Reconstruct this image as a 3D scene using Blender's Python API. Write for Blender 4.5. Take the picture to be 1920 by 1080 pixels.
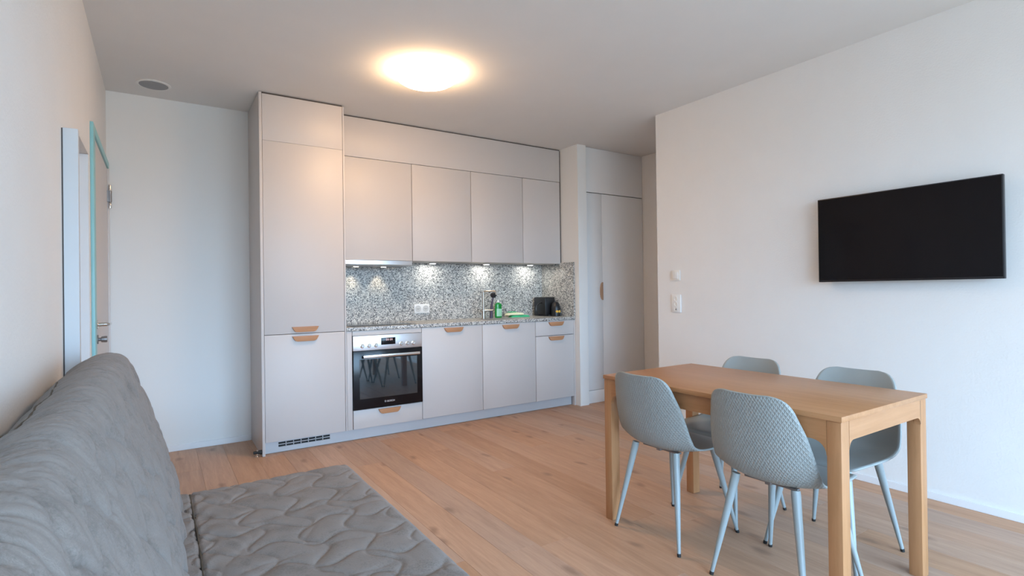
import bpy, bmesh, math, random
from mathutils import Vector, Matrix
from math import sin, cos, pi, radians
random.seed(7)
for o in list(bpy.data.objects): bpy.data.objects.remove(o, do_unlink=True)
SC = bpy.context.scene
COL = SC.collection

# ------------------------------------------------------------------ camera
def setup_camera():
    yaw, pitch, roll = radians(33.2228), radians(.2559), radians(-.7667)
    f = Vector((sin(yaw)*cos(pitch), cos(yaw)*cos(pitch), sin(pitch)))
    r = Vector((cos(yaw), -sin(yaw), 0)); u = r.cross(f)
    r2 = cos(roll)*r + sin(roll)*u; u2 = -sin(roll)*r + cos(roll)*u
    m = Matrix(((r2.x, u2.x, -f.x, 0), (r2.y, u2.y, -f.y, 0), (r2.z, u2.z, -f.z, 1.2), (0, 0, 0, 1)))
    cd = bpy.data.cameras.new('camera'); co = bpy.data.objects.new('camera', cd)
    COL.objects.link(co); co.matrix_world = m
    cd.sensor_width = 36; cd.lens = 36*1012.4/1920; cd.clip_start = .02
    SC.camera = co
setup_camera()

# ------------------------------------------------------------------ world, light, exposure
SC.view_settings.view_transform = 'Standard'
SC.view_settings.look = 'None'
SC.view_settings.gamma = 1
SC.view_settings.use_curve_mapping = False
SC.view_settings.exposure = -0.12
W = bpy.data.worlds.new('sky'); SC.world = W; W.use_nodes = True
def build_world():
    nt = W.node_tree; N, L = nt.nodes, nt.links; bg = N['Background']
    tc = N.new('ShaderNodeTexCoord'); sp = N.new('ShaderNodeSeparateXYZ'); L.new(tc.outputs['Generated'], sp.inputs[0])
    cr = N.new('ShaderNodeValToRGB'); mr = N.new('ShaderNodeMapRange')
    mr.inputs[1].default_value = -1; mr.inputs[2].default_value = 1
    L.new(sp.outputs[2], mr.inputs[0]); L.new(mr.outputs[0], cr.inputs[0])
    E = cr.color_ramp.elements
    E[0].position = .47; E[0].color = (.17, .20, .22, 1)      # ground and houses outside
    E[1].position = .52; E[1].color = (.46, .71, 1.0, 1)        # hazy horizon
    e = E.new(1.0); e.color = (.38, .65, 1.0, 1)
    L.new(cr.outputs[0], bg.inputs[0]); bg.inputs[1].default_value = SKY
SKY = 22.0
build_world()
def portal(x0, x1, z0, z1):
    ld = bpy.data.lights.new('window_portal', 'AREA'); ld.shape = 'RECTANGLE'; ld.size = x1-x0; ld.size_y = z1-z0
    ld.cycles.is_portal = True
    o = bpy.data.objects.new('window_portal', ld); COL.objects.link(o); o.location = ((x0+x1)/2, -2.25, (z0+z1)/2)
    o.rotation_euler = (radians(90), 0, 0)
    return o
WINS = ((-.29, 1.50), (1.66, 3.45))
for a_, b_ in WINS: portal(a_, b_, .12, 2.25)
LAMP = (1.0, .63, .34)
LAMP_STRENGTH = 56.0
SPOT = (1.0, .97, .90)
SPOT_POWER = 1.05
HOOD_POWER = .35

# ------------------------------------------------------------------ materials
def nodes(m):
    m.use_nodes = True
    nt = m.node_tree
    return nt, nt.nodes, nt.links, nt.nodes['Principled BSDF']
def S(b, **k):
    for n, v in k.items():
        n = n.replace('_', ' ')
        if n == 'Color': n = 'Base Color'; v = (*v, 1)
        b.inputs[n].default_value = v
def mat(name, color, rough=.5, metal=0., bump=0., bscale=200., var=0., vscale=4., spec=.5, **kw):
    m = bpy.data.materials.new(name); nt, N, L, b = nodes(m)
    S(b, Color=color, Roughness=rough, Metallic=metal); b.inputs['Specular IOR Level'].default_value = spec
    tc = N.new('ShaderNodeTexCoord')
    n1 = N.new('ShaderNodeTexNoise'); n1.inputs['Scale'].default_value = vscale; n1.inputs['Detail'].default_value = 3
    L.new(tc.outputs['Object'], n1.inputs['Vector'])
    mx = N.new('ShaderNodeMix'); mx.data_type = 'RGBA'; mx.blend_type = 'MULTIPLY'
    mx.inputs['Factor'].default_value = 1
    mr = N.new('ShaderNodeMapRange'); mr.inputs[1].default_value = .3; mr.inputs[2].default_value = .7
    mr.inputs[3].default_value = 1-var; mr.inputs[4].default_value = 1+var
    L.new(n1.outputs['Fac'], mr.inputs[0])
    mx.inputs[6].default_value = (*color, 1); L.new(mr.outputs[0], mx.inputs[7]); L.new(mx.outputs[2], b.inputs['Base Color'])
    if bump:
        n2 = N.new('ShaderNodeTexNoise'); n2.inputs['Scale'].default_value = bscale; n2.inputs['Detail'].default_value = 4
        L.new(tc.outputs['Object'], n2.inputs['Vector'])
        bp = N.new('ShaderNodeBump'); bp.inputs['Strength'].default_value = bump; bp.inputs['Distance'].default_value = .004
        L.new(n2.outputs['Fac'], bp.inputs['Height']); L.new(bp.outputs[0], b.inputs['Normal'])
    return m
def emit(name, color, strength):
    m = bpy.data.materials.new(name); m.use_nodes = True; nt = m.node_tree
    b = nt.nodes['Principled BSDF']; S(b, Color=(.9, .9, .88), Roughness=.4)
    b.inputs['Emission Color'].default_value = (*color, 1); b.inputs['Emission Strength'].default_value = strength
    return m

M = {}
M['wall'] = mat('wall_plaster', (.80, .79, .77), .9, bump=.35, bscale=95, var=.01, spec=.2)
M['ceiling'] = mat('ceiling_paint', (.80, .79, .77), .95, bump=.1, bscale=60, var=.01, spec=.1)
M['wall_smooth'] = mat('back_wall_paint', (.80, .80, .78), .85, bump=.06, bscale=60, spec=.2)
M['trim'] = mat('white_lacquer', (.80, .81, .82), .35, var=.005)
M['casing'] = mat('grey_white_casing', (.60, .61, .62), .5)
M['front'] = mat('kitchen_front_laminate', (.60, .565, .545), .42, bump=.03, bscale=500, var=.006, spec=.4)
M['carcass'] = mat('kitchen_carcass_laminate', (.50, .475, .465), .5, var=.006)
M['subfloor'] = mat('floor_joint', (.30, .19, .125), .9)
M['gap'] = mat('dark_joint', (.09, .075, .07), .9)
M['plinth'] = mat('plinth_laminate', (.55, .55, .565), .4, var=.006)
M['wardrobe'] = mat('wardrobe_white', (.87, .88, .88), .4, bump=.02, bscale=400, spec=.4)
M['steel'] = mat('brushed_steel', (.74, .74, .76), .36, 1.0, bump=.03, bscale=700)
M['tapsteel'] = mat('tap_brushed_steel', (.50, .45, .39), .36, 1.0)
M['chrome'] = mat('polished_steel', (.75, .73, .70), .18, 1.0)
M['darkmetal'] = mat('dark_steel', (.28, .27, .27), .45, .8)  # darker, duller steel for brackets, fittings and the hood underside
M['black'] = mat('black_plastic', (.012, .012, .014), .35)
M['rubber'] = mat('black_rubber', (.015, .015, .015), .7)
M['blackglass'] = mat('black_oven_glass', (.006, .006, .008), .16, spec=.3)
M['ovenwin'] = mat('oven_window_glass', (.014, .026, .034), .03, spec=1.0)
M['ovenwin'].node_tree.nodes['Principled BSDF'].inputs['IOR'].default_value = 1.6
M['screen'] = mat('tv_screen', (.004, .0035, .005), .12, spec=.22)
M['white'] = mat('white_plastic', (.82, .82, .80), .35)
M['socketgrey'] = mat('socket_insert_plastic', (.60, .60, .58), .4)
M['cream'] = mat('warm_white_plastic', (.80, .78, .73), .4)
M['grey'] = mat('grey_mesh', (.34, .35, .37), .7, bump=.3, bscale=900)
M['teal'] = mat('teal_frame_paint', (.28, .58, .61), .4, var=.02)
M['leafdoor'] = mat('entrance_door_leaf', (.66, .62, .60), .5)
M['chair'] = mat('chair_shell_smooth', (.335, .36, .35), .42, bump=.04, bscale=900, spec=.4)
M['chairleg'] = mat('chair_leg_paint', (.32, .365, .37), .35, spec=.5)
M['green'] = mat('green_soap', (.012, .30, .05), .2, spec=.6)
M['greenlabel'] = mat('pale_green_label', (.40, .75, .50), .4)
M['greencloth'] = mat('green_sponge', (.07, .55, .27), .9, bump=.5, bscale=400)
M['yellowcloth'] = mat('pale_yellow_cloth', (.86, .87, .60), .9, bump=.5, bscale=300)
M['amber'] = mat('amber_mark', (.85, .50, .08), .3)
M['bristle'] = mat('black_bristle', (.02, .02, .025), .9, bump=.6, bscale=500)
M['brush'] = mat('dark_purple_plastic', (.07, .05, .085), .4)
M['hobglass'] = mat('hob_glass', (.02, .02, .022), .06, spec=.6)
M['print'] = mat('silver_print', (.7, .7, .72), .4)
M['sofa_under'] = mat('sofa_under_fabric', (.10, .095, .09), .95)
M['piping'] = mat('seam_cord', (.085, .072, .055), .9)

def wood(name, c1, c2, axis='Y', rough=.45, scale=1., knots=False, perobj=False, cdark=(.2, .1, .05)):
    m = bpy.data.materials.new(name); nt, N, L, b = nodes(m)
    b.inputs['Roughness'].default_value = rough; b.inputs['Specular IOR Level'].default_value = .4
    tc = N.new('ShaderNodeTexCoord'); mp = N.new('ShaderNodeMapping')
    L.new(tc.outputs['Object'], mp.inputs['Vector'])
    st = {'X': (1, 14, 14), 'Y': (14, 1, 14), 'Z': (14, 14, 1)}[axis]
    mp.inputs['Scale'].default_value = tuple(s*scale for s in st)
    add = None
    if perobj:
        oi = N.new('ShaderNodeObjectInfo'); ml = N.new('ShaderNodeMath'); ml.operation = 'MULTIPLY'; ml.inputs[1].default_value = 37
        L.new(oi.outputs['Random'], ml.inputs[0])
        cb = N.new('ShaderNodeCombineXYZ'); L.new(ml.outputs[0], cb.inputs[0]); L.new(ml.outputs[0], cb.inputs[1]); L.new(ml.outputs[0], cb.inputs[2])
        va = N.new('ShaderNodeVectorMath'); va.operation = 'ADD'
        L.new(tc.outputs['Object'], va.inputs[0]); L.new(cb.outputs[0], va.inputs[1]); L.new(va.outputs[0], mp.inputs['Vector'])
        add = va
    n1 = N.new('ShaderNodeTexNoise'); n1.inputs['Scale'].default_value = 1.6; n1.inputs['Detail'].default_value = 6; n1.inputs['Roughness'].default_value = .62; n1.inputs['Distortion'].default_value = .8
    L.new(mp.outputs[0], n1.inputs['Vector'])
    n2 = N.new('ShaderNodeTexNoise'); n2.inputs['Scale'].default_value = 7; n2.inputs['Detail'].default_value = 4; n2.inputs['Roughness'].default_value = .7
    L.new(mp.outputs[0], n2.inputs['Vector'])
    av = N.new('ShaderNodeMath'); av.operation = 'MULTIPLY_ADD'; av.inputs[1].default_value = .35; L.new(n2.outputs['Fac'], av.inputs[0])
    sc = N.new('ShaderNodeMath'); sc.operation = 'MULTIPLY'; sc.inputs[1].default_value = .65; L.new(n1.outputs['Fac'], sc.inputs[0]); L.new(sc.outputs[0], av.inputs[2])
    cr = N.new('ShaderNodeValToRGB'); L.new(av.outputs[0], cr.inputs[0])
    cr.color_ramp.elements[0].position = .36; cr.color_ramp.elements[0].color = (*c2, 1)
    cr.color_ramp.elements[1].position = .64; cr.color_ramp.elements[1].color = (*c1, 1)
    out = cr.outputs[0]
    if perobj:
        hv = N.new('ShaderNodeHueSaturation'); mr = N.new('ShaderNodeMapRange'); mr.inputs[3].default_value = .92; mr.inputs[4].default_value = 1.06
        mr2 = N.new('ShaderNodeMath'); mr2.operation = 'FRACT'; L.new(ml.outputs[0], mr2.inputs[0])
        L.new(oi.outputs['Random'], mr.inputs[0]); L.new(mr.outputs[0], hv.inputs['Value'])
        ms = N.new('ShaderNodeMapRange'); ms.inputs[3].default_value = .86; ms.inputs[4].default_value = 1.14
        L.new(mr2.outputs[0], ms.inputs[0]); L.new(ms.outputs[0], hv.inputs['Saturation'])
        L.new(out, hv.inputs['Color']); out = hv.outputs[0]
    if knots:
        # dark streaks and knots
        mp2 = N.new('ShaderNodeMapping'); mp2.inputs['Scale'].default_value = (4.6, 2.1, 1)
        nz = N.new('ShaderNodeTexNoise'); nz.inputs['Scale'].default_value = 9
        L.new(add.outputs[0], nz.inputs['Vector'])
        mxv = N.new('ShaderNodeMix'); mxv.data_type = 'VECTOR'; mxv.inputs['Factor'].default_value = .05
        L.new(add.outputs[0], mxv.inputs[4]); L.new(nz.outputs['Color'], mxv.inputs[5]); L.new(mxv.outputs[1], mp2.inputs['Vector'])
        vo = N.new('ShaderNodeTexVoronoi'); vo.voronoi_dimensions = '2D'; vo.inputs['Scale'].default_value = 1.0; L.new(mp2.outputs[0], vo.inputs['Vector'])
        ks = N.new('ShaderNodeMapRange'); ks.inputs[1].default_value = .035; ks.inputs[2].default_value = .13; ks.inputs[3].default_value = .5; ks.inputs[4].default_value = 0
        L.new(vo.outputs['Distance'], ks.inputs[0])
        sp = N.new('ShaderNodeSeparateColor'); L.new(vo.outputs['Color'], sp.inputs[0])
        gt = N.new('ShaderNodeMath'); gt.operation = 'GREATER_THAN'; gt.inputs[1].default_value = .60; L.new(sp.outputs[0], gt.inputs[0])
        km = N.new('ShaderNodeMath'); km.operation = 'MULTIPLY'; L.new(ks.outputs[0], km.inputs[0]); L.new(gt.outputs[0], km.inputs[1])
        mp3 = N.new('ShaderNodeMapping'); mp3.inputs['Scale'].default_value = (16, 1.3, 1); L.new(add.outputs[0], mp3.inputs['Vector'])
        n3 = N.new('ShaderNodeTexNoise'); n3.inputs['Scale'].default_value = 1.1; n3.inputs['Detail'].default_value = 3; L.new(mp3.outputs[0], n3.inputs['Vector'])
        s3 = N.new('ShaderNodeMapRange'); s3.inputs[1].default_value = .66; s3.inputs[2].default_value = .80; s3.inputs[3].default_value = 0; s3.inputs[4].default_value = .38
        L.new(n3.outputs['Fac'], s3.inputs[0])
        mxk = N.new('ShaderNodeMath'); mxk.operation = 'MAXIMUM'; L.new(km.outputs[0], mxk.inputs[0]); L.new(s3.outputs[0], mxk.inputs[1])
        mk = N.new('ShaderNodeMix'); mk.data_type = 'RGBA'; L.new(mxk.outputs[0], mk.inputs['Factor']); L.new(out, mk.inputs[6]); mk.inputs[7].default_value = (*cdark, 1)
        out = mk.outputs[2]
    L.new(out, b.inputs['Base Color'])
    bp = N.new('ShaderNodeBump'); bp.inputs['Strength'].default_value = .12; bp.inputs['Distance'].default_value = .002
    L.new(n2.outputs['Fac'], bp.inputs['Height']); L.new(bp.outputs[0], b.inputs['Normal'])
    return m
M['floor'] = wood('oak_floor', (.56, .355, .24), (.43, .265, .175), 'Y', .5, 1.0, True, True, (.17, .10, .07))
TW1, TW2 = (.49, .245, .115), (.40, .19, .08)
M['table_y'] = wood('oak_table_long', TW1, TW2, 'Y', .34)
M['table_x'] = wood('oak_table_cross', TW1, TW2, 'X', .42)
M['table_z'] = wood('oak_table_leg', TW1, TW2, 'Z', .42)
M['handle'] = wood('oak_handle', (.56, .29, .15), (.47, .23, .11), 'X', .5)
M['handle_z'] = wood('oak_handle_upright', (.50, .33, .22), (.42, .26, .17), 'Z', .5)

def granite():
    m = bpy.data.materials.new('speckled_granite'); nt, N, L, b = nodes(m)
    b.inputs['Roughness'].default_value = .36
    tc = N.new('ShaderNodeTexCoord')
    def vor(scale):
        v = N.new('ShaderNodeTexVoronoi'); v.inputs['Scale'].default_value = scale; L.new(tc.outputs['Object'], v.inputs['Vector'])
        s = N.new('ShaderNodeSeparateColor'); L.new(v.outputs['Color'], s.inputs[0]); return s.outputs[0]
    v1, v2 = vor(125), vor(230)
    cr = N.new('ShaderNodeValToRGB'); L.new(v1, cr.inputs[0]); cr.color_ramp.interpolation = 'CONSTANT'
    E = cr.color_ramp.elements
    E[0].position = 0; E[0].color = (.12, .12, .12, 1); E[1].position = .16; E[1].color = (.33, .33, .32, 1)
    for p, c in ((.36, (.50, .495, .475, 1)), (.60, (.65, .64, .605, 1)), (.84, (.80, .78, .72, 1))):
        e = E.new(p); e.color = c
    cr2 = N.new('ShaderNodeValToRGB'); L.new(v2, cr2.inputs[0]); cr2.color_ramp.interpolation = 'CONSTANT'
    F = cr2.color_ramp.elements
    F[0].position = 0; F[0].color = (.30, .30, .30, 1); F[1].position = .12; F[1].color = (.82, .82, .82, 1)
    e = F.new(.55); e.color = (1, 1, 1, 1); e = F.new(.88); e.color = (1.2, 1.2, 1.18, 1)
    mx = N.new('ShaderNodeMix'); mx.data_type = 'RGBA'; mx.blend_type = 'MULTIPLY'; mx.inputs['Factor'].default_value = 1
    L.new(cr.outputs[0], mx.inputs[6]); L.new(cr2.outputs[0], mx.inputs[7]); L.new(mx.outputs[2], b.inputs['Base Color'])
    return m
M['granite'] = granite()

def fabric():
    m = bpy.data.materials.new('grey_quilted_fabric'); nt, N, L, b = nodes(m)
    S(b, Roughness=.92); b.inputs['Specular IOR Level'].default_value = .15
    b.inputs['Sheen Weight'].default_value = .15; b.inputs['Sheen Roughness'].default_value = .5
    tc = N.new('ShaderNodeTexCoord')
    n = N.new('ShaderNodeTexNoise'); n.inputs['Scale'].default_value = 170; n.inputs['Detail'].default_value = 5; n.inputs['Roughness'].default_value = .7
    L.new(tc.outputs['Object'], n.inputs['Vector'])
    n2 = N.new('ShaderNodeTexNoise'); n2.inputs['Scale'].default_value = 14; n2.inputs['Detail'].default_value = 5; L.new(tc.outputs['Object'], n2.inputs['Vector'])
    ad = N.new('ShaderNodeMath'); ad.operation = 'ADD'; L.new(n.outputs['Fac'], ad.inputs[0]); L.new(n2.outputs['Fac'], ad.inputs[1])
    cr = N.new('ShaderNodeValToRGB'); L.new(ad.outputs[0], cr.inputs[0])
    cr.color_ramp.elements[0].position = .75; cr.color_ramp.elements[0].color = (.178, .155, .139, 1)
    cr.color_ramp.elements[1].position = 1.0; cr.color_ramp.elements[1].color = (.243, .213, .194, 1)
    L.new(cr.outputs[0], b.inputs['Base Color'])
    bp = N.new('ShaderNodeBump'); bp.inputs['Strength'].default_value = .6; bp.inputs['Distance'].default_value = .003
    L.new(n.outputs['Fac'], bp.inputs['Height']); L.new(bp.outputs[0], b.inputs['Normal'])
    return m
M['fabric'] = fabric()

def diamond():
    m = bpy.data.materials.new('chair_shell_diamond_relief'); nt, N, L, b = nodes(m)
    S(b, Color=(.335, .36, .35), Roughness=.45); b.inputs['Specular IOR Level'].default_value = .4
    uv = N.new('ShaderNodeUVMap'); uv.uv_map = 'UVMap'
    sp = N.new('ShaderNodeSeparateXYZ'); L.new(uv.outputs[0], sp.inputs[0])
    def mth(op, a, c=None):
        n = N.new('ShaderNodeMath'); n.operation = op
        for i, v in enumerate((a, c)):
            if v is None: continue
            if isinstance(v, (int, float)): n.inputs[i].default_value = v
            else: L.new(v, n.inputs[i])
        return n.outputs[0]
    k = 1/.0135
    ys = mth('MULTIPLY', sp.outputs[1], .62)
    a = mth('PINGPONG', mth('MULTIPLY', mth('ADD', sp.outputs[0], ys), k), .5)
    c = mth('PINGPONG', mth('MULTIPLY', mth('SUBTRACT', sp.outputs[0], ys), k), .5)
    h = mth('MINIMUM', mth('MINIMUM', a, c), .3)
    bp = N.new('ShaderNodeBump'); bp.inputs['Strength'].default_value = .9; bp.inputs['Distance'].default_value = .005
    bp.invert = True
    L.new(h, bp.inputs['Height']); L.new(bp.outputs[0], b.inputs['Normal'])
    return m
M['diamond'] = diamond()
M['lamp'] = emit('lamp_diffuser', LAMP, LAMP_STRENGTH)
M['puck'] = emit('spot_diffuser', (1, 1, .97), 8)
M['hoodbulb'] = emit('hood_bulb', (1, .88, .7), 5)
M['display'] = emit('oven_display_digits', (.9, .35, .35), .5)

# ------------------------------------------------------------------ mesh helpers
def bx(bm, x0, x1, y0, y1, z0, z1, bev=0., seg=2):
    vs = [bm.verts.new(p) for p in ((x0, y0, z0), (x1, y0, z0), (x1, y1, z0), (x0, y1, z0), (x0, y0, z1), (x1, y0, z1), (x1, y1, z1), (x0, y1, z1))]
    fs = [bm.faces.new([vs[i] for i in f]) for f in ((3, 2, 1, 0), (4, 5, 6, 7), (0, 1, 5, 4), (1, 2, 6, 5), (2, 3, 7, 6), (3, 0, 4, 7))]
    if bev:
        es = list({e for f in fs for e in f.edges})
        bmesh.ops.bevel(bm, geom=es, offset=bev, segments=seg, affect='EDGES', profile=.5)
def prism(bm, pts, a, b, axis='y', bev=0.):
    """pts: 2D outline; extruded along axis from a to b"""
    def P(p, t):
        return {'y': (p[0], t, p[1]), 'x': (t, p[0], p[1]), 'z': (p[0], p[1], t)}[axis]
    v0 = [bm.verts.new(P(p, a)) for p in pts]; v1 = [bm.verts.new(P(p, b)) for p in pts]
    n = len(pts)
    fs = [bm.faces.new(v0), bm.faces.new(v1[::-1])] + [bm.faces.new((v0[i], v1[i], v1[(i+1) % n], v0[(i+1) % n])) for i in range(n)]
    bmesh.ops.recalc_face_normals(bm, faces=fs)
    if bev:
        bmesh.ops.bevel(bm, geom=list({e for f in fs[:2] for e in f.edges}), offset=bev, segments=2, affect='EDGES', profile=.5)
def lathe(bm, prof, c=(0, 0, 0), n=32, axis='z'):
    """prof: (radius, height) list"""
    rings = []
    for r, h in prof:
        ring = []
        for i in range(n):
            a = 2*pi*i/n
            p = {'z': (r*cos(a), r*sin(a), h), 'y': (r*cos(a), h, r*sin(a)), 'x': (h, r*cos(a), r*sin(a))}[axis]
            ring.append(bm.verts.new((c[0]+p[0], c[1]+p[1], c[2]+p[2])))
        rings.append(ring)
    fs = []
    for a, b in zip(rings, rings[1:]):
        for i in range(n): fs.append(bm.faces.new((a[i], a[(i+1) % n], b[(i+1) % n], b[i])))
    if prof[0][0] > 1e-5: fs.append(bm.faces.new(rings[0][::-1]))
    if prof[-1][0] > 1e-5: fs.append(bm.faces.new(rings[-1]))
    bmesh.ops.recalc_face_normals(bm, faces=fs)
def tube(bm, pts, rad, n=12):
    """swept tube, rad a number or list"""
    pts = [Vector(p) for p in pts]; R = rad if isinstance(rad, (list, tuple)) else [rad]*len(pts)
    t0 = (pts[1]-pts[0]).normalized(); up = Vector((0, 0, 1)) if abs(t0.z) < .9 else Vector((1, 0, 0))
    u = t0.cross(up).normalized(); rings = []
    for i, p in enumerate(pts):
        t = ((pts[min(i+1, len(pts)-1)]-p).normalized() + (p-pts[max(i-1, 0)]).normalized()).normalized()
        u = (u - t*u.dot(t)).normalized(); v = t.cross(u)
        rings.append([bm.verts.new(p + R[i]*(cos(2*pi*k/n)*u + sin(2*pi*k/n)*v)) for k in range(n)])
    fs = []
    for a, b in zip(rings, rings[1:]):
        for i in range(n): fs.append(bm.faces.new((a[i], a[(i+1) % n], b[(i+1) % n], b[i])))
    fs += [bm.faces.new(rings[0][::-1]), bm.faces.new(rings[-1])]
    bmesh.ops.recalc_face_normals(bm, faces=fs)
def smooth(o, ang=35):
    for p in o.data.polygons: p.use_smooth = True
    try: o.data.set_sharp_from_angle(angle=radians(ang))
    except Exception: pass
def obj(name, build, material, parent=None, sm=True, kind=None, label=None):
    """build: function(bm) in world coordinates (or in the parent's frame when the parent stands at the origin)"""
    bm = bmesh.new(); build(bm)
    if parent is not None:
        L0 = ORIGIN.get(parent.name, Vector((0, 0, 0)))
        bmesh.ops.translate(bm, verts=bm.verts, vec=-L0)
        ORIGIN_CH[0] = L0
    me = bpy.data.meshes.new(name); bm.to_mesh(me); bm.free()
    me.materials.append(M[material] if isinstance(material, str) else material)
    o = bpy.data.objects.new(name, me); COL.objects.link(o)
    if parent is not None:
        o.parent = parent; ORIGIN[o.name] = L0
    if sm: smooth(o)
    if kind: o['kind'] = kind
    if label: o['label'] = label
    return o
ORIGIN = {}; ORIGIN_CH = [None]
def thing(name, label, cat, loc=(0, 0, 0), group=None):
    o = bpy.data.objects.new(name, None); COL.objects.link(o); o.location = loc
    o.empty_display_size = .05
    o['label'] = label; o['category'] = cat
    if group: o['group'] = group
    ORIGIN[o.name] = Vector(loc)
    return o
def tag(o, label, cat, group=None):
    o['label'] = label; o['category'] = cat
    if group: o['group'] = group
    return o
def B(*a, **k): return lambda bm: bx(bm, *a, **k)
def struct(name, build, material, parent=None, label=None):
    o = obj(name, build, material, parent, sm=False)
    if parent is None: o['kind'] = 'structure'
    if label: o['label'] = label
    return o

XL, XR, YB, H = -.31, 3.62, 4.905, 2.70
YW = -2.2                      # window wall behind the camera
# ------------------------------------------------------------------ structure
fl = struct('floor', B(XL-.25, 4.75, YW-.1, YB+.1, -.12, -.0145), 'subfloor', label='light oak plank floor')
pw = .179; x = 1.846 - pw*13
PL = []
while x < 4.72:
    y = YW - random.random()*1.6
    a, b = max(x, XL-.16), min(x+pw, 4.70)
    while y < YB:
        ln = 2.2
        ya, yb = max(y, YW), min(y+ln, YB)
        if yb-ya > .02 and b-a > .02:
            PL.append((a, b, ya, yb))
        y += ln
    x += pw
def pj_x(x_target):
    pass
for a, b, ya, yb in PL:
    # planks in the hall only beyond the right wall, in the room elsewhere
    if a > XR-.01 and ya < 3.3: ya = 3.3
    if yb-ya < .02: continue
    e = .0003
    p = obj('plank', B(a+e, b-e, ya+e, yb-e, -.014, 0+random.uniform(-.0003, .0003), bev=.0008, seg=1), 'floor', fl, sm=False)

struct('ceiling', B(XL-.25, 4.75, YW-.1, YB+.1, H, H+.1), 'ceiling')
# left wall with the doorway recess y 2.78..3.70, z < 1.965
def wl(bm):
    D0, D1, DZ = 3.20, 3.70, 1.965
    bx(bm, XL-.2, XL, YW, D0, 0, H); bx(bm, XL-.2, XL, D1, YB, 0, H); bx(bm, XL-.2, XL, D0, D1, DZ, H)
struct('wall_left', wl, 'wall')
struct('wall_back', B(XL-.2, 4.75, YB, YB+.1, 0, H), 'wall_smooth')
struct('wall_right', B(XR, XR+.10, YW, 3.22, 0, H), 'wall')
struct('wall_hall', lambda bm: (bx(bm, 4.61, 4.72, 3.12, YB, 0, H), bx(bm, XR+.10, 4.61, 3.12, 3.22, 0, H)), 'wall')
struct('wall_pier', B(XR+.002, 3.738, 4.27, YB, 0, H), 'wall_smooth')
def wf(bm):
    W0 = WINS
    bx(bm, XL-.2, XR+.1, YW-.15, YW, 0, .12); bx(bm, XL-.2, XR+.1, YW-.15, YW, 2.25, H)
    bx(bm, XL-.2, W0[0][0], YW-.15, YW, .12, 2.25); bx(bm, W0[0][1], W0[1][0], YW-.15, YW, .12, 2.25); bx(bm, W0[1][1], XR+.1, YW-.15, YW, .12, 2.25)
struct('wall_front', wf, 'wall')
for i, (a, b) in enumerate(WINS):
    w = struct('window_%d' % (i+1), lambda bm: (bx(bm, a, a+.05, YW-.14, YW-.08, .12, 2.25), bx(bm, b-.05, b, YW-.14, YW-.08, .12, 2.25),
        bx(bm, a+.05, b-.05, YW-.14, YW-.08, .12, .17), bx(bm, a+.05, b-.05, YW-.14, YW-.08, 2.20, 2.25), bx(bm, (a+b)/2-.03, (a+b)/2+.03, YW-.14, YW-.08, .17, 2.20)), 'trim')
struct('baseboard_back', B(XL+.002, .628, YB-.012, YB, 0, .045, bev=.002), 'trim')
struct('baseboard_right', B(XR-.012, XR, YW, 3.218, 0, .042, bev=.002), 'trim')
struct('baseboard_left', B(XL, XL+.012, YW, 2.69, 0, .045, bev=.002), 'trim')
# casing post and inner door of the doorway
struct('trim_1', lambda bm: (bx(bm, XL+.004, -.2585, 2.70, 2.735, 0, 1.857, bev=.002),), 'casing')
struct('casing_shadow', lambda bm: (bx(bm, XL, XL+.0035, 2.702, 2.735, 0, 1.855),), 'gap')  # dark strip painted as the shadow in the gap behind the casing post
d2 = struct('door_2', lambda bm: (bx(bm, XL-.20, XL-.15, 3.20, 3.70, 0, 1.965),), 'trim')
def jamb(bm):
    bx(bm, XL-.15, XL-.001, 3.672, 3.70, 0, 1.963); bx(bm, XL-.15, XL-.04, 3.655, 3.672, 0, 1.95)
obj('door_frame', jamb, 'trim', d2, sm=False)
# entrance door in the left wall
d1 = struct('door_1', B(XL, XL+.006, 3.872, 4.872, .005, 2.122, bev=.001), 'leafdoor')
def tealf(bm):
    bx(bm, XL, XL+.016, 3.765, 3.870, 0, 2.168, bev=.002); bx(bm, XL, XL+.016, 3.870, 4.898, 2.124, 2.168, bev=.002)
obj('door_frame', tealf, 'teal', d1)
def dh(bm):
    lathe(bm, [(.026, XL+.006), (.026, XL+.014), (.012, XL+.015), (.010, XL+.02)], (0, 3.955, 1.033), 24, 'x')
    tube(bm, [(XL+.01, 3.955, 1.033), (XL+.052, 3.955, 1.033), (XL+.060, 3.965, 1.033), (XL+.061, 4.00, 1.033), (XL+.061, 4.085, 1.031)], .011, 12)
obj('door_handle', dh, 'chrome', d1)
def dl(bm):
    lathe(bm, [(.026, XL+.006), (.026, XL+.014), (.010, XL+.015), (.010, XL+.026), (.017, XL+.028), (.019, XL+.05), (.017, XL+.056)], (0, 3.975, .945), 24, 'x')
obj('lock_knob', dl, 'darkmetal', d1)
def hg(bm):
    lathe(bm, [(.008, 1.835), (.009, 1.84), (.009, 1.875), (.0075, 1.878), (.0075, 1.88)], (XL+.022, 4.872, 0), 16)
    lathe(bm, [(.0075, 1.96), (.009, 1.962), (.009, 2.0), (.008, 2.005)], (XL+.022, 4.872, 0), 16)
obj('hinge_jamb', B(XL, XL+.016, 4.874, 4.898, 0, 2.124, bev=.002), 'leafdoor', d1)
obj('hinge', hg, 'chrome', d1)
obj('hinge_sleeve', lambda bm: (lathe(bm, [(.011, 1.88), (.011, 1.96)], (XL+.022, 4.872, 0), 16), bx(bm, XL+.004, XL+.018, 4.85, 4.87, 1.88, 1.96)), 'darkmetal', d1)

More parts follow.
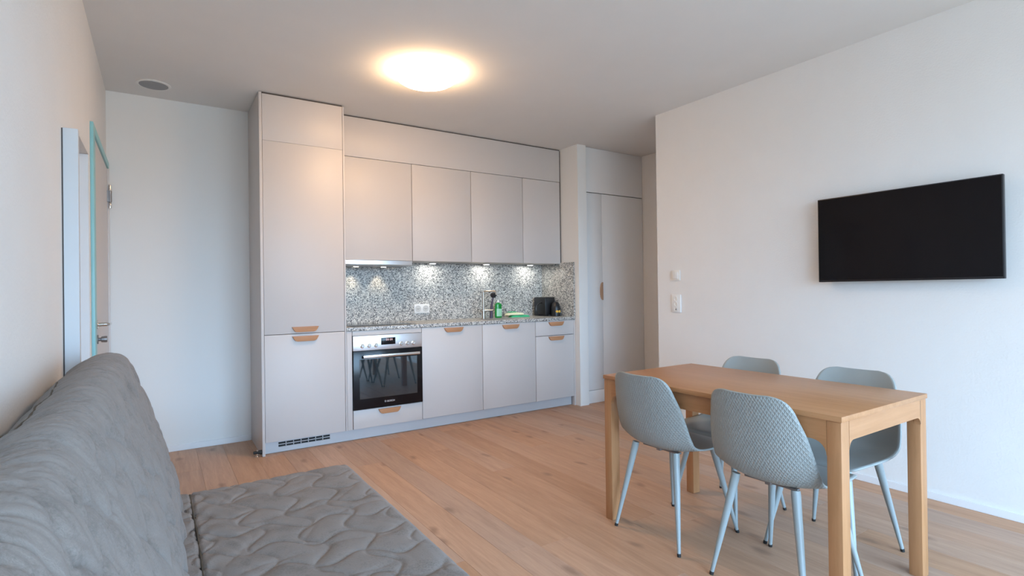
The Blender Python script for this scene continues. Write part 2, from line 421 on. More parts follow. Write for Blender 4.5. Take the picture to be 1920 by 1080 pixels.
# ------------------------------------------------------------------ kitchen
FY = 4.343
def pull(bm, x0, x1, ztop, y=FY, h=.040, w2=None):
    """half moon wooden pull: wide top edge, slanted rounded ends, fixed to the front plane y"""
    n = 6; pts = [(x0, ztop), (x0+.004, ztop-.006)]
    for i in range(n+1):
        a = i/n
        pts.append((x0+.006+.034*(.45*a+.55*(1-cos(a*pi/2))), ztop-.010-(h-.010)*sin(a*pi/2)))
    for i in range(n, -1, -1):
        a = i/n
        pts.append((x1-.006-.034*(.45*a+.55*(1-cos(a*pi/2))), ztop-.010-(h-.010)*sin(a*pi/2)))
    pts += [(x1-.004, ztop-.006), (x1, ztop)]
    prism(bm, pts[::-1], y-.018, y, 'y', .002)

KG = 'built-in kitchen units'
def unit(name, label, x0, x1, y0, z0, z1, cat='cabinet', y1=None):
    t = thing(name, label, cat, ((x0+x1)/2, y0, z0), KG)
    return t
# tall fridge column
t = unit('tall_cabinet', 'tall floor-to-ceiling grey cabinet with two doors left of the oven', .63, 1.256, FY, 0, 2.69)
obj('carcass', B(.652, 1.243, FY+.022, YB-.002, .094, 2.688), 'gap', t, sm=False)
obj('side_panel', B(.630, .6495, FY-.006, YB-.002, 0, 2.694, bev=.001), 'front', t)
obj('side_panel', B(1.2435, 1.256, FY, YB-.002, .095, 2.688, bev=.001), 'front', t)
d = obj('door', B(.6525, 1.2405, FY, FY+.02, .096, .8895, bev=.0012), 'front', t); obj('handle', lambda bm: pull(bm, .845, 1.040, .873), 'handle', d)
d = obj('door', B(.6525, 1.2405, FY, FY+.02, .8935, 2.340, bev=.0012), 'front', t); obj('handle', lambda bm: pull(bm, .843, 1.040, .944), 'handle', d)
obj('filler_panel', B(.6525, 1.2405, FY, FY+.02, 2.3415, 2.686, bev=.0005), 'front', t)
obj('shadow_joint', B(.6505, 1.2435, FY+.012, FY+.03, 2.689, 2.6995), 'gap', t, sm=False)
# oven housing
t = unit('oven_cabinet', 'low grey cabinet housing the oven with a drawer under it', 1.256, 1.903, FY, .09, .889)
def ovc(bm):
    bx(bm, 1.2575, 1.2985, FY, FY+.02, .096, .8875, bev=.001); 
obj('filler_strip', ovc, 'front', t)
obj('top_strip', B(1.3025, 1.9005, FY, FY+.02, .849, .8875, bev=.001), 'front', t)
def ovcc(bm):
    bx(bm, 1.2575, 1.305, FY+.022, YB-.03, .092, .8875); bx(bm, 1.896, 1.903, FY+.022, YB-.03, .092, .8875)
    bx(bm, 1.305, 1.896, FY+.022, YB-.03, .092, .245); bx(bm, 1.305, 1.896, FY+.022, YB-.03, .86, .8875)
obj('carcass', ovcc, 'gap', t, sm=False)
d = obj('drawer', B(1.3045, 1.9005, FY, FY+.02, .096, .246, bev=.0012), 'front', t); obj('handle', lambda bm: pull(bm, 1.508, 1.703, .236), 'handle', d)
# oven
OX0, OX1 = 1.3035, 1.8995
t = thing('oven', 'built-in steel oven with black glass door below the hob', 'oven', (1.6, 4.33, .25))
obj('body', B(1.32, 1.88, 4.352, 4.85, .262, .846), 'darkmetal', t, sm=False)
cp = obj('control_panel', B(OX0, OX1, 4.328, 4.352, .727, .847, bev=.002), 'steel', t)
dp = obj('display', B(1.535, 1.659, 4.3262, 4.33, .765, .822, bev=.0008), 'blackglass', cp)
def digits(bm):
    # seven segment digits 0:00 style
    for k, xx in enumerate((1.578, 1.592, 1.610, 1.624)):
        for (a, b, c, e) in ((0, .008, 0, .0015), (0, .008, .0075, .009), (0, .008, .015, .0165), (0, .0015, 0, .0165), (.0065, .008, 0, .0165)):
            if k in (0, 2) and (c, e) == (.0075, .009): continue
            bx(bm, xx+a, xx+b, 4.3257, 4.3262, .798+c, .798+e)
obj('digits', digits, 'display', cp)
for i, xx in enumerate((1.376, 1.433, 1.490, 1.709, 1.765, 1.820)):
    kb = obj('knob', lambda bm: lathe(bm, [(.0175, 4.328), (.0175, 4.325), (.0135, 4.324), (.0125, 4.312), (.0105, 4.310)], (xx, 0, .765), 24, 'y'), 'chrome', cp)
dr = obj('door', B(OX0, OX1, 4.326, 4.352, .252, .724, bev=.002), 'blackglass', t)
obj('window', B(1.352, 1.850, 4.3252, 4.3262, .335, .655, bev=.0003, seg=1), 'ovenwin', dr)
def oh(bm):
    bx(bm, 1.372, 1.860, 4.280, 4.292, .668, .692, bev=.003)
    bx(bm, 1.385, 1.40, 4.290, 4.327, .672, .688, bev=.001); bx(bm, 1.832, 1.847, 4.290, 4.327, .672, .688, bev=.001)
obj('handle', oh, 'chrome', dr)
def text_mesh(s, size, loc, rot, ext=.0004):
    cu = bpy.data.curves.new('t', 'FONT'); cu.body = s; cu.size = size; cu.align_x = 'LEFT'; cu.extrude = ext; cu.resolution_u = 2
    o = bpy.data.objects.new('t', cu); COL.objects.link(o)
    dg = bpy.context.evaluated_depsgraph_get(); me = bpy.data.meshes.new_from_object(o.evaluated_get(dg))
    bpy.data.objects.remove(o); 
    me.transform(Matrix.Translation(loc) @ rot.to_4x4())
    return me
me = text_mesh('BOSCH', .0205, Vector((1.580, 4.3255, .290)), Matrix.Rotation(pi/2, 3, 'X'))
L0 = ORIGIN[t.name]; me.transform(Matrix.Translation(-L0)); me.materials.append(M['print'])
lg = bpy.data.objects.new('lettering', me); COL.objects.link(lg); lg.parent = dr
def emblem(bm):
    n = 28
    for r0, r1 in ((.0078, .0068),):
        vo = [bm.verts.new((1.566+r0*cos(2*pi*i/n), 4.3253, .2975+r0*sin(2*pi*i/n))) for i in range(n)]
        vi = [bm.verts.new((1.566+r1*cos(2*pi*i/n), 4.3253, .2975+r1*sin(2*pi*i/n))) for i in range(n)]
        for i in range(n): bm.faces.new((vo[i], vo[(i+1) % n], vi[(i+1) % n], vi[i]))
    bx(bm, 1.562, 1.5632, 4.3252, 4.3256, .2935, .3015); bx(bm, 1.5688, 1.57, 4.3252, 4.3256, .2935, .3015); bx(bm, 1.5632, 1.5688, 4.3252, 4.3256, .2969, .2981)
obj('emblem', emblem, 'print', dr, sm=False)

def base_unit(label, x0, x1):
    t = unit('base_cabinet', label, x0, x1, FY, .09, .889)
    obj('carcass', B(x0, x1, FY+.022, YB-.03, .092, .8875), 'gap', t, sm=False)
    return t
t = base_unit('low grey cabinet with one door directly right of the oven', 1.9045, 2.509)
d = obj('door', B(1.9045, 2.507, FY, FY+.02, .098, .8865, bev=.0012), 'front', t); obj('handle', lambda bm: pull(bm, 2.115, 2.308, .875), 'handle', d)
t = base_unit('low grey cabinet with one door under the tap', 2.5105, 3.1145)
d = obj('door', B(2.5115, 3.1125, FY, FY+.02, .098, .8865, bev=.0012), 'front', t); obj('handle', lambda bm: pull(bm, 2.724, 2.919, .873), 'handle', d)
t = base_unit('narrow low grey cabinet with drawer above a door at right end', 3.116, 3.602)
d = obj('drawer', B(3.1175, 3.600, FY, FY+.02, .7415, .8865, bev=.0012), 'front', t); obj('handle', lambda bm: pull(bm, 3.274, 3.468, .876), 'handle', d)
d = obj('door', B(3.1175, 3.600, FY, FY+.02, .098, .7365, bev=.0012), 'front', t); obj('handle', lambda bm: pull(bm, 3.272, 3.469, .730), 'handle', d)
tag(obj('end_filler', B(3.604, 3.620, FY, FY+.05, .0, .8865, bev=.001), 'front'), 'slim grey filler strip between the drawer cabinet and the pier', 'panel')
# plinth with vent grille
t = thing('plinth', 'grey kick plinth running along the floor under the kitchen cabinets', 'plinth', (2.1, 4.395, 0))
def pl(bm):
    bx(bm, .6505, .749, 4.395, 4.41, .002, .0915); bx(bm, 1.130, 3.602, 4.395, 4.41, .002, .0915)
    bx(bm, .749, 1.130, 4.395, 4.41, .002, .040); bx(bm, .749, 1.130, 4.395, 4.41, .076, .0915)
obj('board', pl, 'plinth', t)
g = obj('vent_recess', B(.749, 1.130, 4.406, 4.414, .040, .076), 'rubber', t, sm=False)
def grille(bm):
    bx(bm, .749, 1.130, 4.3945, 4.404, .0555, .0605)
    for i in range(1, 7): 
        xx = .749+.381*i/7; bx(bm, xx-.0025, xx+.0025, 4.3945, 4.404, .0415, .0745)
obj('vent_grille', grille, 'plinth', t)
# worktop and splashback
t = thing('worktop', 'speckled granite worktop with low splashback edge over the cabinets', 'worktop', (2.4, 4.6, .889))
obj('slab', B(1.2565, 3.619, 4.335, YB-.021, .889, .919, bev=.0015), 'granite', t)
t = thing('splashback', 'long speckled granite wall panel with socket behind the worktop', 'splashback', (2.4, 4.895, .919))
obj('panel', B(1.2565, 3.6005, YB-.020, YB-.001, .9195, 1.476), 'granite', t)
tag(obj('splashback', B(3.602, 3.6205, 4.335, YB-.0005, .9195, 1.487, bev=.0008), 'granite'), 'short speckled granite panel on the pier beside the coffee machine', 'splashback')
# wall cabinets
UY = 4.55
labs = ['wall cabinet above the extractor hood', 'wall cabinet second from the tall cabinet', 'wall cabinet third from the tall cabinet', 'narrowest wall cabinet at the right end beside the pier']
for i, (a, b) in enumerate(((1.258, 1.914), (1.916, 2.520), (2.522, 3.122), (3.124, 3.606))):
    z0 = 1.478
    t = unit('wall_cabinet', 'grey '+labs[i], a, b, UY, z0, 2.348)
    obj('carcass', B(a, b, UY+.022, YB-.022, z0+.002, 2.348), 'carcass', t, sm=False)
    dk = obj('shadow_gap', B(a, b, UY+.020, UY+.0215, z0+.004, 2.348), 'gap', t, sm=False)
    obj('door', B(a+.0015, b-.0015, UY, UY+.02, z0, 2.348, bev=.0012), 'front', t)
t = thing('ceiling_filler', 'long grey filler panel between wall cabinets and ceiling', 'panel', (2.4, UY, 2.352))
obj('panel', B(1.258, 3.606, UY, UY+.02, 2.352, 2.688, bev=.001), 'front', t)
obj('shadow_joint', B(1.258, 3.618, UY+.012, UY+.03, 2.6885, 2.6995), 'gap', t, sm=False)
obj('gap_strip', B(3.608, 3.6185, UY+.004, YB-.022, 1.49, 2.688, bev=.001), 'gap', t, sm=False)
# hood
t = thing('extractor_hood', 'slim steel extractor hood with two small lights above the hob', 'extractor hood', (1.6, 4.6, 1.43))
obj('visor', lambda bm: prism(bm, [(4.535, 1.474), (4.535, 1.440), (4.552, 1.430), (4.80, 1.430), (4.80, 1.474)], 1.285, 1.905, 'x', .0015), 'steel', t)
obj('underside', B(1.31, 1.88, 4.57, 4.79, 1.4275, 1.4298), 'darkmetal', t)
for xx in (1.455, 1.705):
    obj('bulb', lambda bm: lathe(bm, [(.022, 1.4275), (.024, 1.4255), (.018, 1.4235), (.001, 1.4235)], (xx, 4.72, 0), 20), 'hoodbulb', t)
    ld = bpy.data.lights.new('hood_spot', 'SPOT'); ld.energy = 3.2; ld.color = (1, .84, .6); ld.spot_size = radians(75); ld.spot_blend = .8; ld.shadow_soft_size = .02
    lo = bpy.data.objects.new('hood_spot', ld); COL.objects.link(lo); lo.location = (xx, 4.81, 1.418); lo.rotation_euler = (radians(10), 0, 0)
# hob
t = thing('hob', 'flat black glass hob set into the granite worktop', 'hob', (1.6, 4.6, .919))
obj('glass', B(1.32, 1.88, 4.39, 4.85, .9192, .9212, bev=.0006), 'hobglass', t)
# puck lights
for i, xx in enumerate((2.215, 2.815, 3.365)):
    t = thing('cabinet_light', 'round white light under ' + ('the wall cabinet above the wall socket', 'the wall cabinet above the tap', 'the rightmost wall cabinet')[i], 'light', (xx, 4.79, 1.476), 'round lights under the wall cabinets')
    obj('ring', lambda bm: lathe(bm, [(.036, 1.4775), (.036, 1.468), (.033, 1.467)], (xx, 4.775, 0), 28), 'white', t)
    obj('diffuser', lambda bm: lathe(bm, [(.031, 1.4672), (.030, 1.4655), (.001, 1.465)], (xx, 4.775, 0), 28), 'puck', t)
    ld = bpy.data.lights.new('cabinet_spot', 'AREA'); ld.shape = 'DISK'; ld.size = .065; ld.energy = SPOT_POWER; ld.color = SPOT
    lo = bpy.data.objects.new('cabinet_spot', ld); COL.objects.link(lo); lo.location = (xx, 4.775, 1.463)
# socket on splashback
def sockholes(bm, cx, cz, y, r=.018):
    lathe(bm, [(r, y), (r, y-.0015), (r-.002, y-.002), (r-.003, y-.0005), (.001, y-.0005)], (cx, 0, cz), 24, 'y')
t = thing('double_socket', 'white double wall socket on the granite splashback', 'socket', (2.14, 4.885, 1.035))
obj('plate', B(2.062, 2.222, 4.873, 4.8845, .990, 1.080, bev=.003), 'white', t)
for xx in (2.102, 2.182):
    ins = obj('insert', lambda bm: sockholes(bm, xx, 1.035, 4.8732, .031), 'socketgrey', t)
    obj('pin_hole', lambda bm: [bx(bm, xx+dx-.0025, xx+dx+.0025, 4.8718, 4.8725, 1.035+dz-.0025, 1.035+dz+.0025) for dx, dz in ((-.0095, 0), (.0095, 0), (0, -.005))], 'rubber', ins, sm=False)

# tap: square bridge shaped mixer
t = thing('kitchen_tap', 'square steel mixer tap beside the sink', 'tap', (2.73, 4.70, .919))
obj('body', lambda bm: (lathe(bm, [(.024, .919), (.024, .925), (.017, .927), (.0165, 1.01)], (2.731, 4.70, 0), 24), lathe(bm, [(.0115, 1.01), (.0115, 1.188), (.010, 1.196)], (2.731, 4.70, 0), 20)), 'tapsteel', t)
obj('spout', lambda bm: (tube(bm, [(2.731, 4.70, 1.185), (2.74, 4.69, 1.194), (2.765, 4.672, 1.196), (2.822, 4.63, 1.196), (2.832, 4.622, 1.19), (2.834, 4.62, 1.160)], .0085, 12)), 'tapsteel', t)
obj('lever', lambda bm: (tube(bm, [(2.70, 4.70, 1.0), (2.731, 4.70, 1.0), (2.79, 4.66, 1.004), (2.812, 4.645, 1.006)], [.012, .013, .0085, .007], 12)), 'tapsteel', t)
# sink basin seen at a grazing angle
t = thing('sink', 'shallow steel sink let into the granite worktop before the tap', 'sink', (2.81, 4.55, .919))
obj('rim', lambda bm: [bx(bm, *a, .9192, .9205, bev=.0005, seg=1) for a in ((2.60, 3.03, 4.42, 4.428), (2.60, 3.03, 4.652, 4.66), (2.60, 2.608, 4.428, 4.652), (3.022, 3.03, 4.428, 4.652))], 'steel', t)
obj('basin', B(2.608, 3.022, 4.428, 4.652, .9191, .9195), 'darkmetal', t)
# dish brush
t = thing('dish_brush', 'black round-headed dish brush standing upright beside the tap', 'brush', (2.86, 4.72, .919))
obj('handle', lambda bm: tube(bm, [(2.842, 4.735, .9195), (2.845, 4.735, .96), (2.85, 4.735, 1.05), (2.868, 4.735, 1.13)], [.017, .0165, .0125, .007], 14), 'brush', t)
obj('brush_head', lambda bm: lathe(bm, [(.001, 1.125), (.018, 1.129), (.028, 1.142), (.031, 1.158), (.026, 1.172), (.014, 1.182), (.001, 1.184)], (2.872, 4.735, 0), 24), 'bristle', t)
# washing-up liquid
t = thing('soap_bottle', 'green washing-up liquid bottle with pale label and white cap', 'bottle', (2.945, 4.76, .919))
def bottle(bm, s=1., z0=.9195, z1=1.07):
    prof = [(.036, .9195), (.040, .924), (.041, .95), (.040, 1.00), (.0385, 1.03), (.040, 1.045), (.036, 1.062), (.018, 1.072), (.013, 1.076)]
    lathe(bm, prof, (0, 0, 0), 28)
    for v in bm.verts: v.co.y *= .62; v.co.x += 2.945; v.co.y += 4.76
obj('bottle_body', bottle, 'green', t)
def blabel(bm):
    n = 10; vs = []
    for i in range(n+1):
        a = -pi/2 + (-.85 + 1.7*i/n)
        vs.append([bm.verts.new((2.945+.0418*cos(a)*1.0, 4.76+.0418*.63*sin(a), z)) for z in (.935, 1.012)])
    for a, b in zip(vs, vs[1:]): bm.faces.new((a[0], b[0], b[1], a[1]))
o = obj('label_sticker', blabel, 'greenlabel', t)
obj('cap', lambda bm: lathe(bm, [(.0135, 1.0765), (.0135, 1.088), (.009, 1.090), (.007, 1.108), (.001, 1.109)], (2.945, 4.76, 0), 20), 'white', t)
# sponge and cloth
def slabmesh(bm, cx, cy, z, lx, ly, h, rot, wob=.004, seed=1):
    nx, ny = 16, 10; rnd = random.Random(seed)
    ph = [rnd.uniform(0, 6) for _ in range(4)]
    def P(i, j, top):
        u, v = i/nx*2-1, j/ny*2-1
        e = (1-abs(u)**5)*(1-abs(v)**5)
        k = (1-.06*abs(v)**3), (1-.06*abs(u)**3)
        zz = z + (h*(.25+.75*e**.5) + wob*sin(3*u+ph[0])*cos(2*v+ph[1]) if top else 0)
        X, Y = u*lx/2*k[0], v*ly/2*k[1]
        return (cx+X*cos(rot)-Y*sin(rot), cy+X*sin(rot)+Y*cos(rot), zz)
    T = [[bm.verts.new(P(i, j, True)) for j in range(ny+1)] for i in range(nx+1)]
    Bt = [[bm.verts.new(P(i, j, False)) for j in range(ny+1)] for i in range(nx+1)]
    fs = []
    for i in range(nx):
        for j in range(ny):
            fs.append(bm.faces.new((T[i][j], T[i+1][j], T[i+1][j+1], T[i][j+1])))
            fs.append(bm.faces.new((Bt[i][j], Bt[i][j+1], Bt[i+1][j+1], Bt[i+1][j])))
    for i in range(nx):
        fs.append(bm.faces.new((T[i][0], Bt[i][0], Bt[i+1][0], T[i+1][0]))); fs.append(bm.faces.new((T[i][ny], T[i+1][ny], Bt[i+1][ny], Bt[i][ny])))
    for j in range(ny):
        fs.append(bm.faces.new((T[0][j], T[0][j+1], Bt[0][j+1], Bt[0][j]))); fs.append(bm.faces.new((T[nx][j], Bt[nx][j], Bt[nx][j+1], T[nx][j+1])))
    bmesh.ops.recalc_face_normals(bm, faces=fs)
tag(obj('kitchen_sponge', lambda bm: slabmesh(bm, 3.175, 4.72, .9195, .22, .10, .022, -.12, .002, 3), 'greencloth'), 'flat green sponge lying on the granite worktop', 'sponge')
tag(obj('folded_cloth', lambda bm: slabmesh(bm, 3.125, 4.73, .9440, .20, .09, .022, -.18, .004, 8), 'yellowcloth'), 'pale yellow folded cloth lying on top of the green sponge', 'cloth')
tag(obj('scouring_pad', lambda bm: slabmesh(bm, 3.105, 4.745, .9715, .10, .055, .007, .0, .0006, 5), 'greencloth'), 'small dark green scouring pad on top of the pale cloth', 'sponge')
# coffee machine
t = thing('coffee_machine', 'black coffee machine in the corner near the pier', 'coffee machine', (3.50, 4.70, .919))
obj('body', lambda bm: (bx(bm, 3.455, 3.585, 4.63, 4.84, .9195, 1.122, bev=.008), bx(bm, 3.48, 3.55, 4.60, 4.64, .9195, .935, bev=.004)), 'black', t)
obj('water_tank', lambda bm: lathe(bm, [(.048, .9195), (.050, .95), (.048, 1.01), (.040, 1.045), (.028, 1.068), (.001, 1.074)], (3.550, 4.575, 0), 28), 'black', t)
obj('light_ring', lambda bm: [lathe(bm, [(.0135, 4.540), (.0135, 4.523), (.010, 4.522), (.001, 4.522)], (xx, 0, .970), 18, 'y') for xx in (3.533, 3.563)], 'amber', t, label='two small amber round marks')
def cable(bm):
    pts = []
    for i in range(15):
        a = pi*(.5 + i/14)
        pts.append((3.458+.075*cos(a), 4.70, .995+.068*sin(a)))
    tube(bm, pts, .006, 8)
obj('cable', cable, 'black', t)
# stopper by side panel
t = thing('door_stop', 'small black and steel stop on the floor at the tall side panel', 'door stop', (.61, 4.33, 0))
obj('base', lambda bm: lathe(bm, [(.012, 0), (.012, .004), (.008, .006), (.008, .05)], (.598, 4.36, 0), 18), 'chrome', t)
obj('bumper', lambda bm: lathe(bm, [(.008, .586), (.014, .588), (.014, .606), (.009, .6085), (.009, .629)], (0, 4.36, .034), 18, 'x') if False else tube(bm, [(.572, 4.36, .034), (.59, 4.36, .034), (.612, 4.36, .034), (.629, 4.36, .030)], [.010, .012, .014, .018], 16), 'rubber', t)

# ------------------------------------------------------------------ wardrobe
WY = 4.31
t = thing('built_in_wardrobe', 'white built-in wardrobe with narrow and wide door right of the pier', 'wardrobe', (4.18, WY, 0))
obj('carcass', B(3.740, 4.608, WY+.022, YB-.002, 0, 2.695), 'gap', t, sm=False)
obj('top_panel', B(3.741, 4.607, WY, WY+.02, 2.228, 2.698, bev=.001), 'wardrobe', t)
obj('plinth', B(3.741, 4.607, WY+.001, WY+.02, 0, .132, bev=.001), 'wardrobe', t)
d = obj('door', B(3.752, 3.981, WY, WY+.02, .136, 2.220, bev=.0015), 'wardrobe', t)
def pullz(bm):
    n = 8; pts = [(3.978, 1.275), (3.970, 1.273)]
    for i in range(n+1):
        a = pi*i/n; pts.append((3.968-.024*sin(a), 1.180+.088*cos(a)))
    pts += [(3.970, 1.087), (3.978, 1.085)]
    prism(bm, pts, WY-.018, WY, 'y', .002)
obj('handle', pullz, 'handle_z', d)
obj('door', B(3.9855, 4.605, WY, WY+.02, .136, 2.220, bev=.0015), 'wardrobe', t)
obj('frame_strip', B(3.741, 3.7495, WY, WY+.02, .136, 2.224), 'wardrobe', t)

# ------------------------------------------------------------------ right wall fittings
t = thing('television', 'black flat-screen television mounted on the right wall', 'television', (XR, 1.33, 1.48))
TX = 3.535; sc = TX/3.571
ty0, ty1 = .9165*sc, 1.834*sc
tz0, tz1 = 1.2+(1.2265-1.2)*sc, 1.2+(1.7575-1.2)*sc
obj('housing', lambda bm: (bx(bm, TX+.002, TX+.030, ty0, ty1, tz0, tz1, bev=.003), bx(bm, TX+.03, TX+.052, ty0+.12, ty1-.12, tz0+.02, tz1-.15, bev=.006)), 'black', t)
obj('screen', B(TX, TX+.003, ty0+.006, ty1-.006, tz0+.012, tz1-.006), 'screen', t)
obj('wall_bracket', B(TX+.052, XR, 1.22, 1.44, 1.30, 1.52, bev=.002), 'darkmetal', t)
t = thing('light_switch', 'small square white switch on the right wall above the socket', 'switch', (XR, 3.02, 1.306))
obj('plate', B(XR-.010, XR, 2.977, 3.065, 1.264, 1.350, bev=.003), 'cream', t)
obj('rocker', B(XR-.015, XR-.009, 2.993, 3.049, 1.279, 1.335, bev=.003), 'white', t)
t = thing('wall_socket', 'tall white socket plate with three outlets on the right wall', 'socket', (XR, 3.02, 1.07))
obj('plate', B(XR-.010, XR, 2.972, 3.067, .998, 1.146, bev=.003), 'white', t)
for zz in (1.112, 1.068, 1.026):
    o = obj('outlet', lambda bm: lathe(bm, [(.017, XR-.0125), (.019, XR-.0100)] if False else [(.001, XR-.0105), (.014, XR-.0105), (.016, XR-.013), (.018, XR-.013), (.019, XR-.0098)], (0, 3.02, zz), 20, 'x'), 'cream', t)
obj('switch_key', B(XR-.0135, XR-.0105, 3.012, 3.024, 1.018, 1.030), 'grey', t)

# ------------------------------------------------------------------ ceiling fittings
LC = (1.54, 3.38)
t = thing('ceiling_lamp', 'round white glowing ceiling lamp in front of the kitchen', 'lamp', (*LC, H))
obj('base', lambda bm: lathe(bm, [(.17, H), (.17, H-.022), (.165, H-.024)], (*LC, 0), 48), 'white', t)
obj('shade', lambda bm: lathe(bm, [(.180, H-.020), (.197, H-.026), (.202, H-.040), (.196, H-.058), (.17, H-.074), (.12, H-.085), (.05, H-.090), (.001, H-.091)], (*LC, 0), 64), 'lamp', t)
t = thing('ceiling_vent', 'flat grey round vent with white rim on the ceiling', 'vent', (-.015, 4.60, H))
obj('rim', lambda bm: lathe(bm, [(.105, H), (.105, H-.004), (.090, H-.007), (.088, H-.004)], (-.015, 4.60, 0), 40), 'white', t)
obj('mesh_cover', lambda bm: lathe(bm, [(.088, H-.004), (.088, H-.0075), (.04, H-.010), (.001, H-.0105)], (-.015, 4.60, 0), 40), 'grey', t)

# ------------------------------------------------------------------ table
t = thing('dining_table', 'rectangular oak dining table with four square legs', 'table', (2.3065, 1.5265, 0))
X0, X1, Y0, Y1, ZT = 1.953, 2.660, .933, 2.120, .750
obj('tabletop', B(X0, X1, Y0, Y1, ZT-.020, ZT, bev=.002), 'table_y', t)
LX, LY = .056, .050
def arc(cx, cz, r, a0, a1, n=6): return [(cx+r*cos(radians(a0+(a1-a0)*i/n)), cz+r*sin(radians(a0+(a1-a0)*i/n))) for i in range(n+1)]
for (sx, sy) in ((0, 0), (1, 0), (0, 1), (1, 1)):
    xa = X0+.004 if sx == 0 else X1-.004-LX; ya = Y0+.004 if sy == 0 else Y1-.004-LY
    lg = obj('leg', B(xa, xa+LX, ya, ya+LY, 0, ZT-.0205, bev=.003), 'table_z', t)
# end aprons (with rounded lower corners), flush with the legs
for ya, yb in ((Y0+.004, Y0+.026), (Y1-.026, Y1-.004)):
    a, b = X0+.004+LX, X1-.004-LX; r = .032
    pts = [(a, ZT-.0205), (a, .660-r)] + arc(a+r, .660-r, r, 180, 90) + arc(b-r, .660-r, r, 90, 0) + [(b, .660-r), (b, ZT-.0205)]
    obj('apron', lambda bm: prism(bm, pts, ya, yb, 'y'), 'table_x', t)
obj('joint_line', B(X1-.004-LX-.0012, X1-.004-LX+.0005, Y0+.0035, Y0+.005, .632, ZT-.022), 'gap', t, sm=False)
# side aprons: flush bracket at the near legs, recessed panel further on
for side, xa, xb in ((0, X0+.004, X0+.024), (1, X1-.024, X1-.004)):
    r = .05; y0, y1 = Y0+.004+LY, 1.22
    pts = [(y0, ZT-.0205), (y0, .655-r)] + arc(y0+r, .655-r, r, 180, 90) + [(y1, .655), (y1, ZT-.0205)]
    obj('apron', lambda bm: prism(bm, pts, xa, xb, 'x'), 'table_y', t)
    xc, xd = (xa+.022, xb+.022) if side == 0 else (xa-.022, xb-.022)
    obj('apron', B(xc, xd, 1.16, 1.70, .652, ZT-.0205, bev=.001), 'table_y', t)
    y0, y1 = Y1-.004-LY, 1.90
    pts = [(y0, ZT-.0205), (y0, .655-r)] + arc(y0-r, .655-r, r, 0, 90) + [(y1, .655), (y1, ZT-.0205)]
    obj('apron', lambda bm: prism(bm, pts, xa, xb, 'x'), 'table_y', t)

# ------------------------------------------------------------------ chairs (shell faces +x in its own frame)
def catmull(P, n):
    out = []
    Q = [P[0]] + P + [P[-1]]
    for i in range(1, len(Q)-2):
        for k in range(n):
            s = k/n; p0, p1, p2, p3 = Q[i-1], Q[i], Q[i+1], Q[i+2]
            out.append(tuple(.5*((2*b)+(-a+c)*s+(2*a-5*b+4*c-d)*s*s+(-a+3*b-3*c+d)*s**3) for a, b, c, d in zip(p0, p1, p2, p3)))
    out.append(P[-1]); return out
# columns: u, z, half width, lift of the rim
PROF = [(.200, .420, .150, .000), (.197, .434, .175, .000), (.185, .443, .192, .002), (.14, .445, .208, .008), (.06, .440, .216, .014), (-.04, .433, .220, .022),
        (-.115, .434, .222, .034), (-.168, .454, .222, .046), (-.202, .503, .219, .052), (-.222, .573, .213, .052), (-.236, .645, .200, .052), (-.248, .705, .183, .052),
        (-.2555, .742, .171, .052), (-.2600, .764, .159, .052), (-.2630, .779, .144, .052), (-.2650, .789, .125, .052), (-.2660, .7935, .104, .052), (-.2665, .795, .088, .052)]
def chair_shell(parent):
    P = catmull(PROF, 4); nt_ = 28; verts = []; uvs = []; arcl = 0; rows = len(P)
    for i, (u, z, w, c) in enumerate(P):
        a = P[max(i-1, 0)]; b = P[min(i+1, rows-1)]
        tx, tz = b[0]-a[0], b[1]-a[1]; l = math.hypot(tx, tz); tx /= l; tz /= l
        nx, nz = tz, -tx            # inward normal (up over the seat, forward on the back)
        if nz < 0 and abs(tx) > abs(tz): nx, nz = -nx, -nz
        if i: arcl += math.hypot(u-P[i-1][0], z-P[i-1][1])
        for j in range(nt_+1):
            q = j/nt_*2-1
            k = c*(abs(w*q/.212)**2.4)
            verts.append((u+nx*k, w*q, z+nz*k)); uvs.append((w*q, arcl))
    faces = [(i*(nt_+1)+j, (i+1)*(nt_+1)+j, (i+1)*(nt_+1)+j+1, i*(nt_+1)+j+1) for i in range(rows-1) for j in range(nt_)]
    me = bpy.data.meshes.new('seat_shell'); me.from_pydata(verts, [], faces)
    uvl = me.uv_layers.new(name='UVMap')
    for p in me.polygons:
        p.use_smooth = True
        for li in p.loop_indices: uvl.data[li].uv = uvs[me.loops[li].vertex_index]
    me.materials.append(M['chair']); me.materials.append(M['diamond'])
    me.update()
    # make the first face point inward (up)
    mid = me.polygons[len(me.polygons)//3]
    if mid.normal.z < 0: me.flip_normals()
    o = bpy.data.objects.new('seat_shell', me); COL.objects.link(o); o.parent = parent
    m = o.modifiers.new('thickness', 'SOLIDIFY'); m.thickness = .0075; m.offset = -1; m.material_offset = 1; m.material_offset_rim = 0
    return o
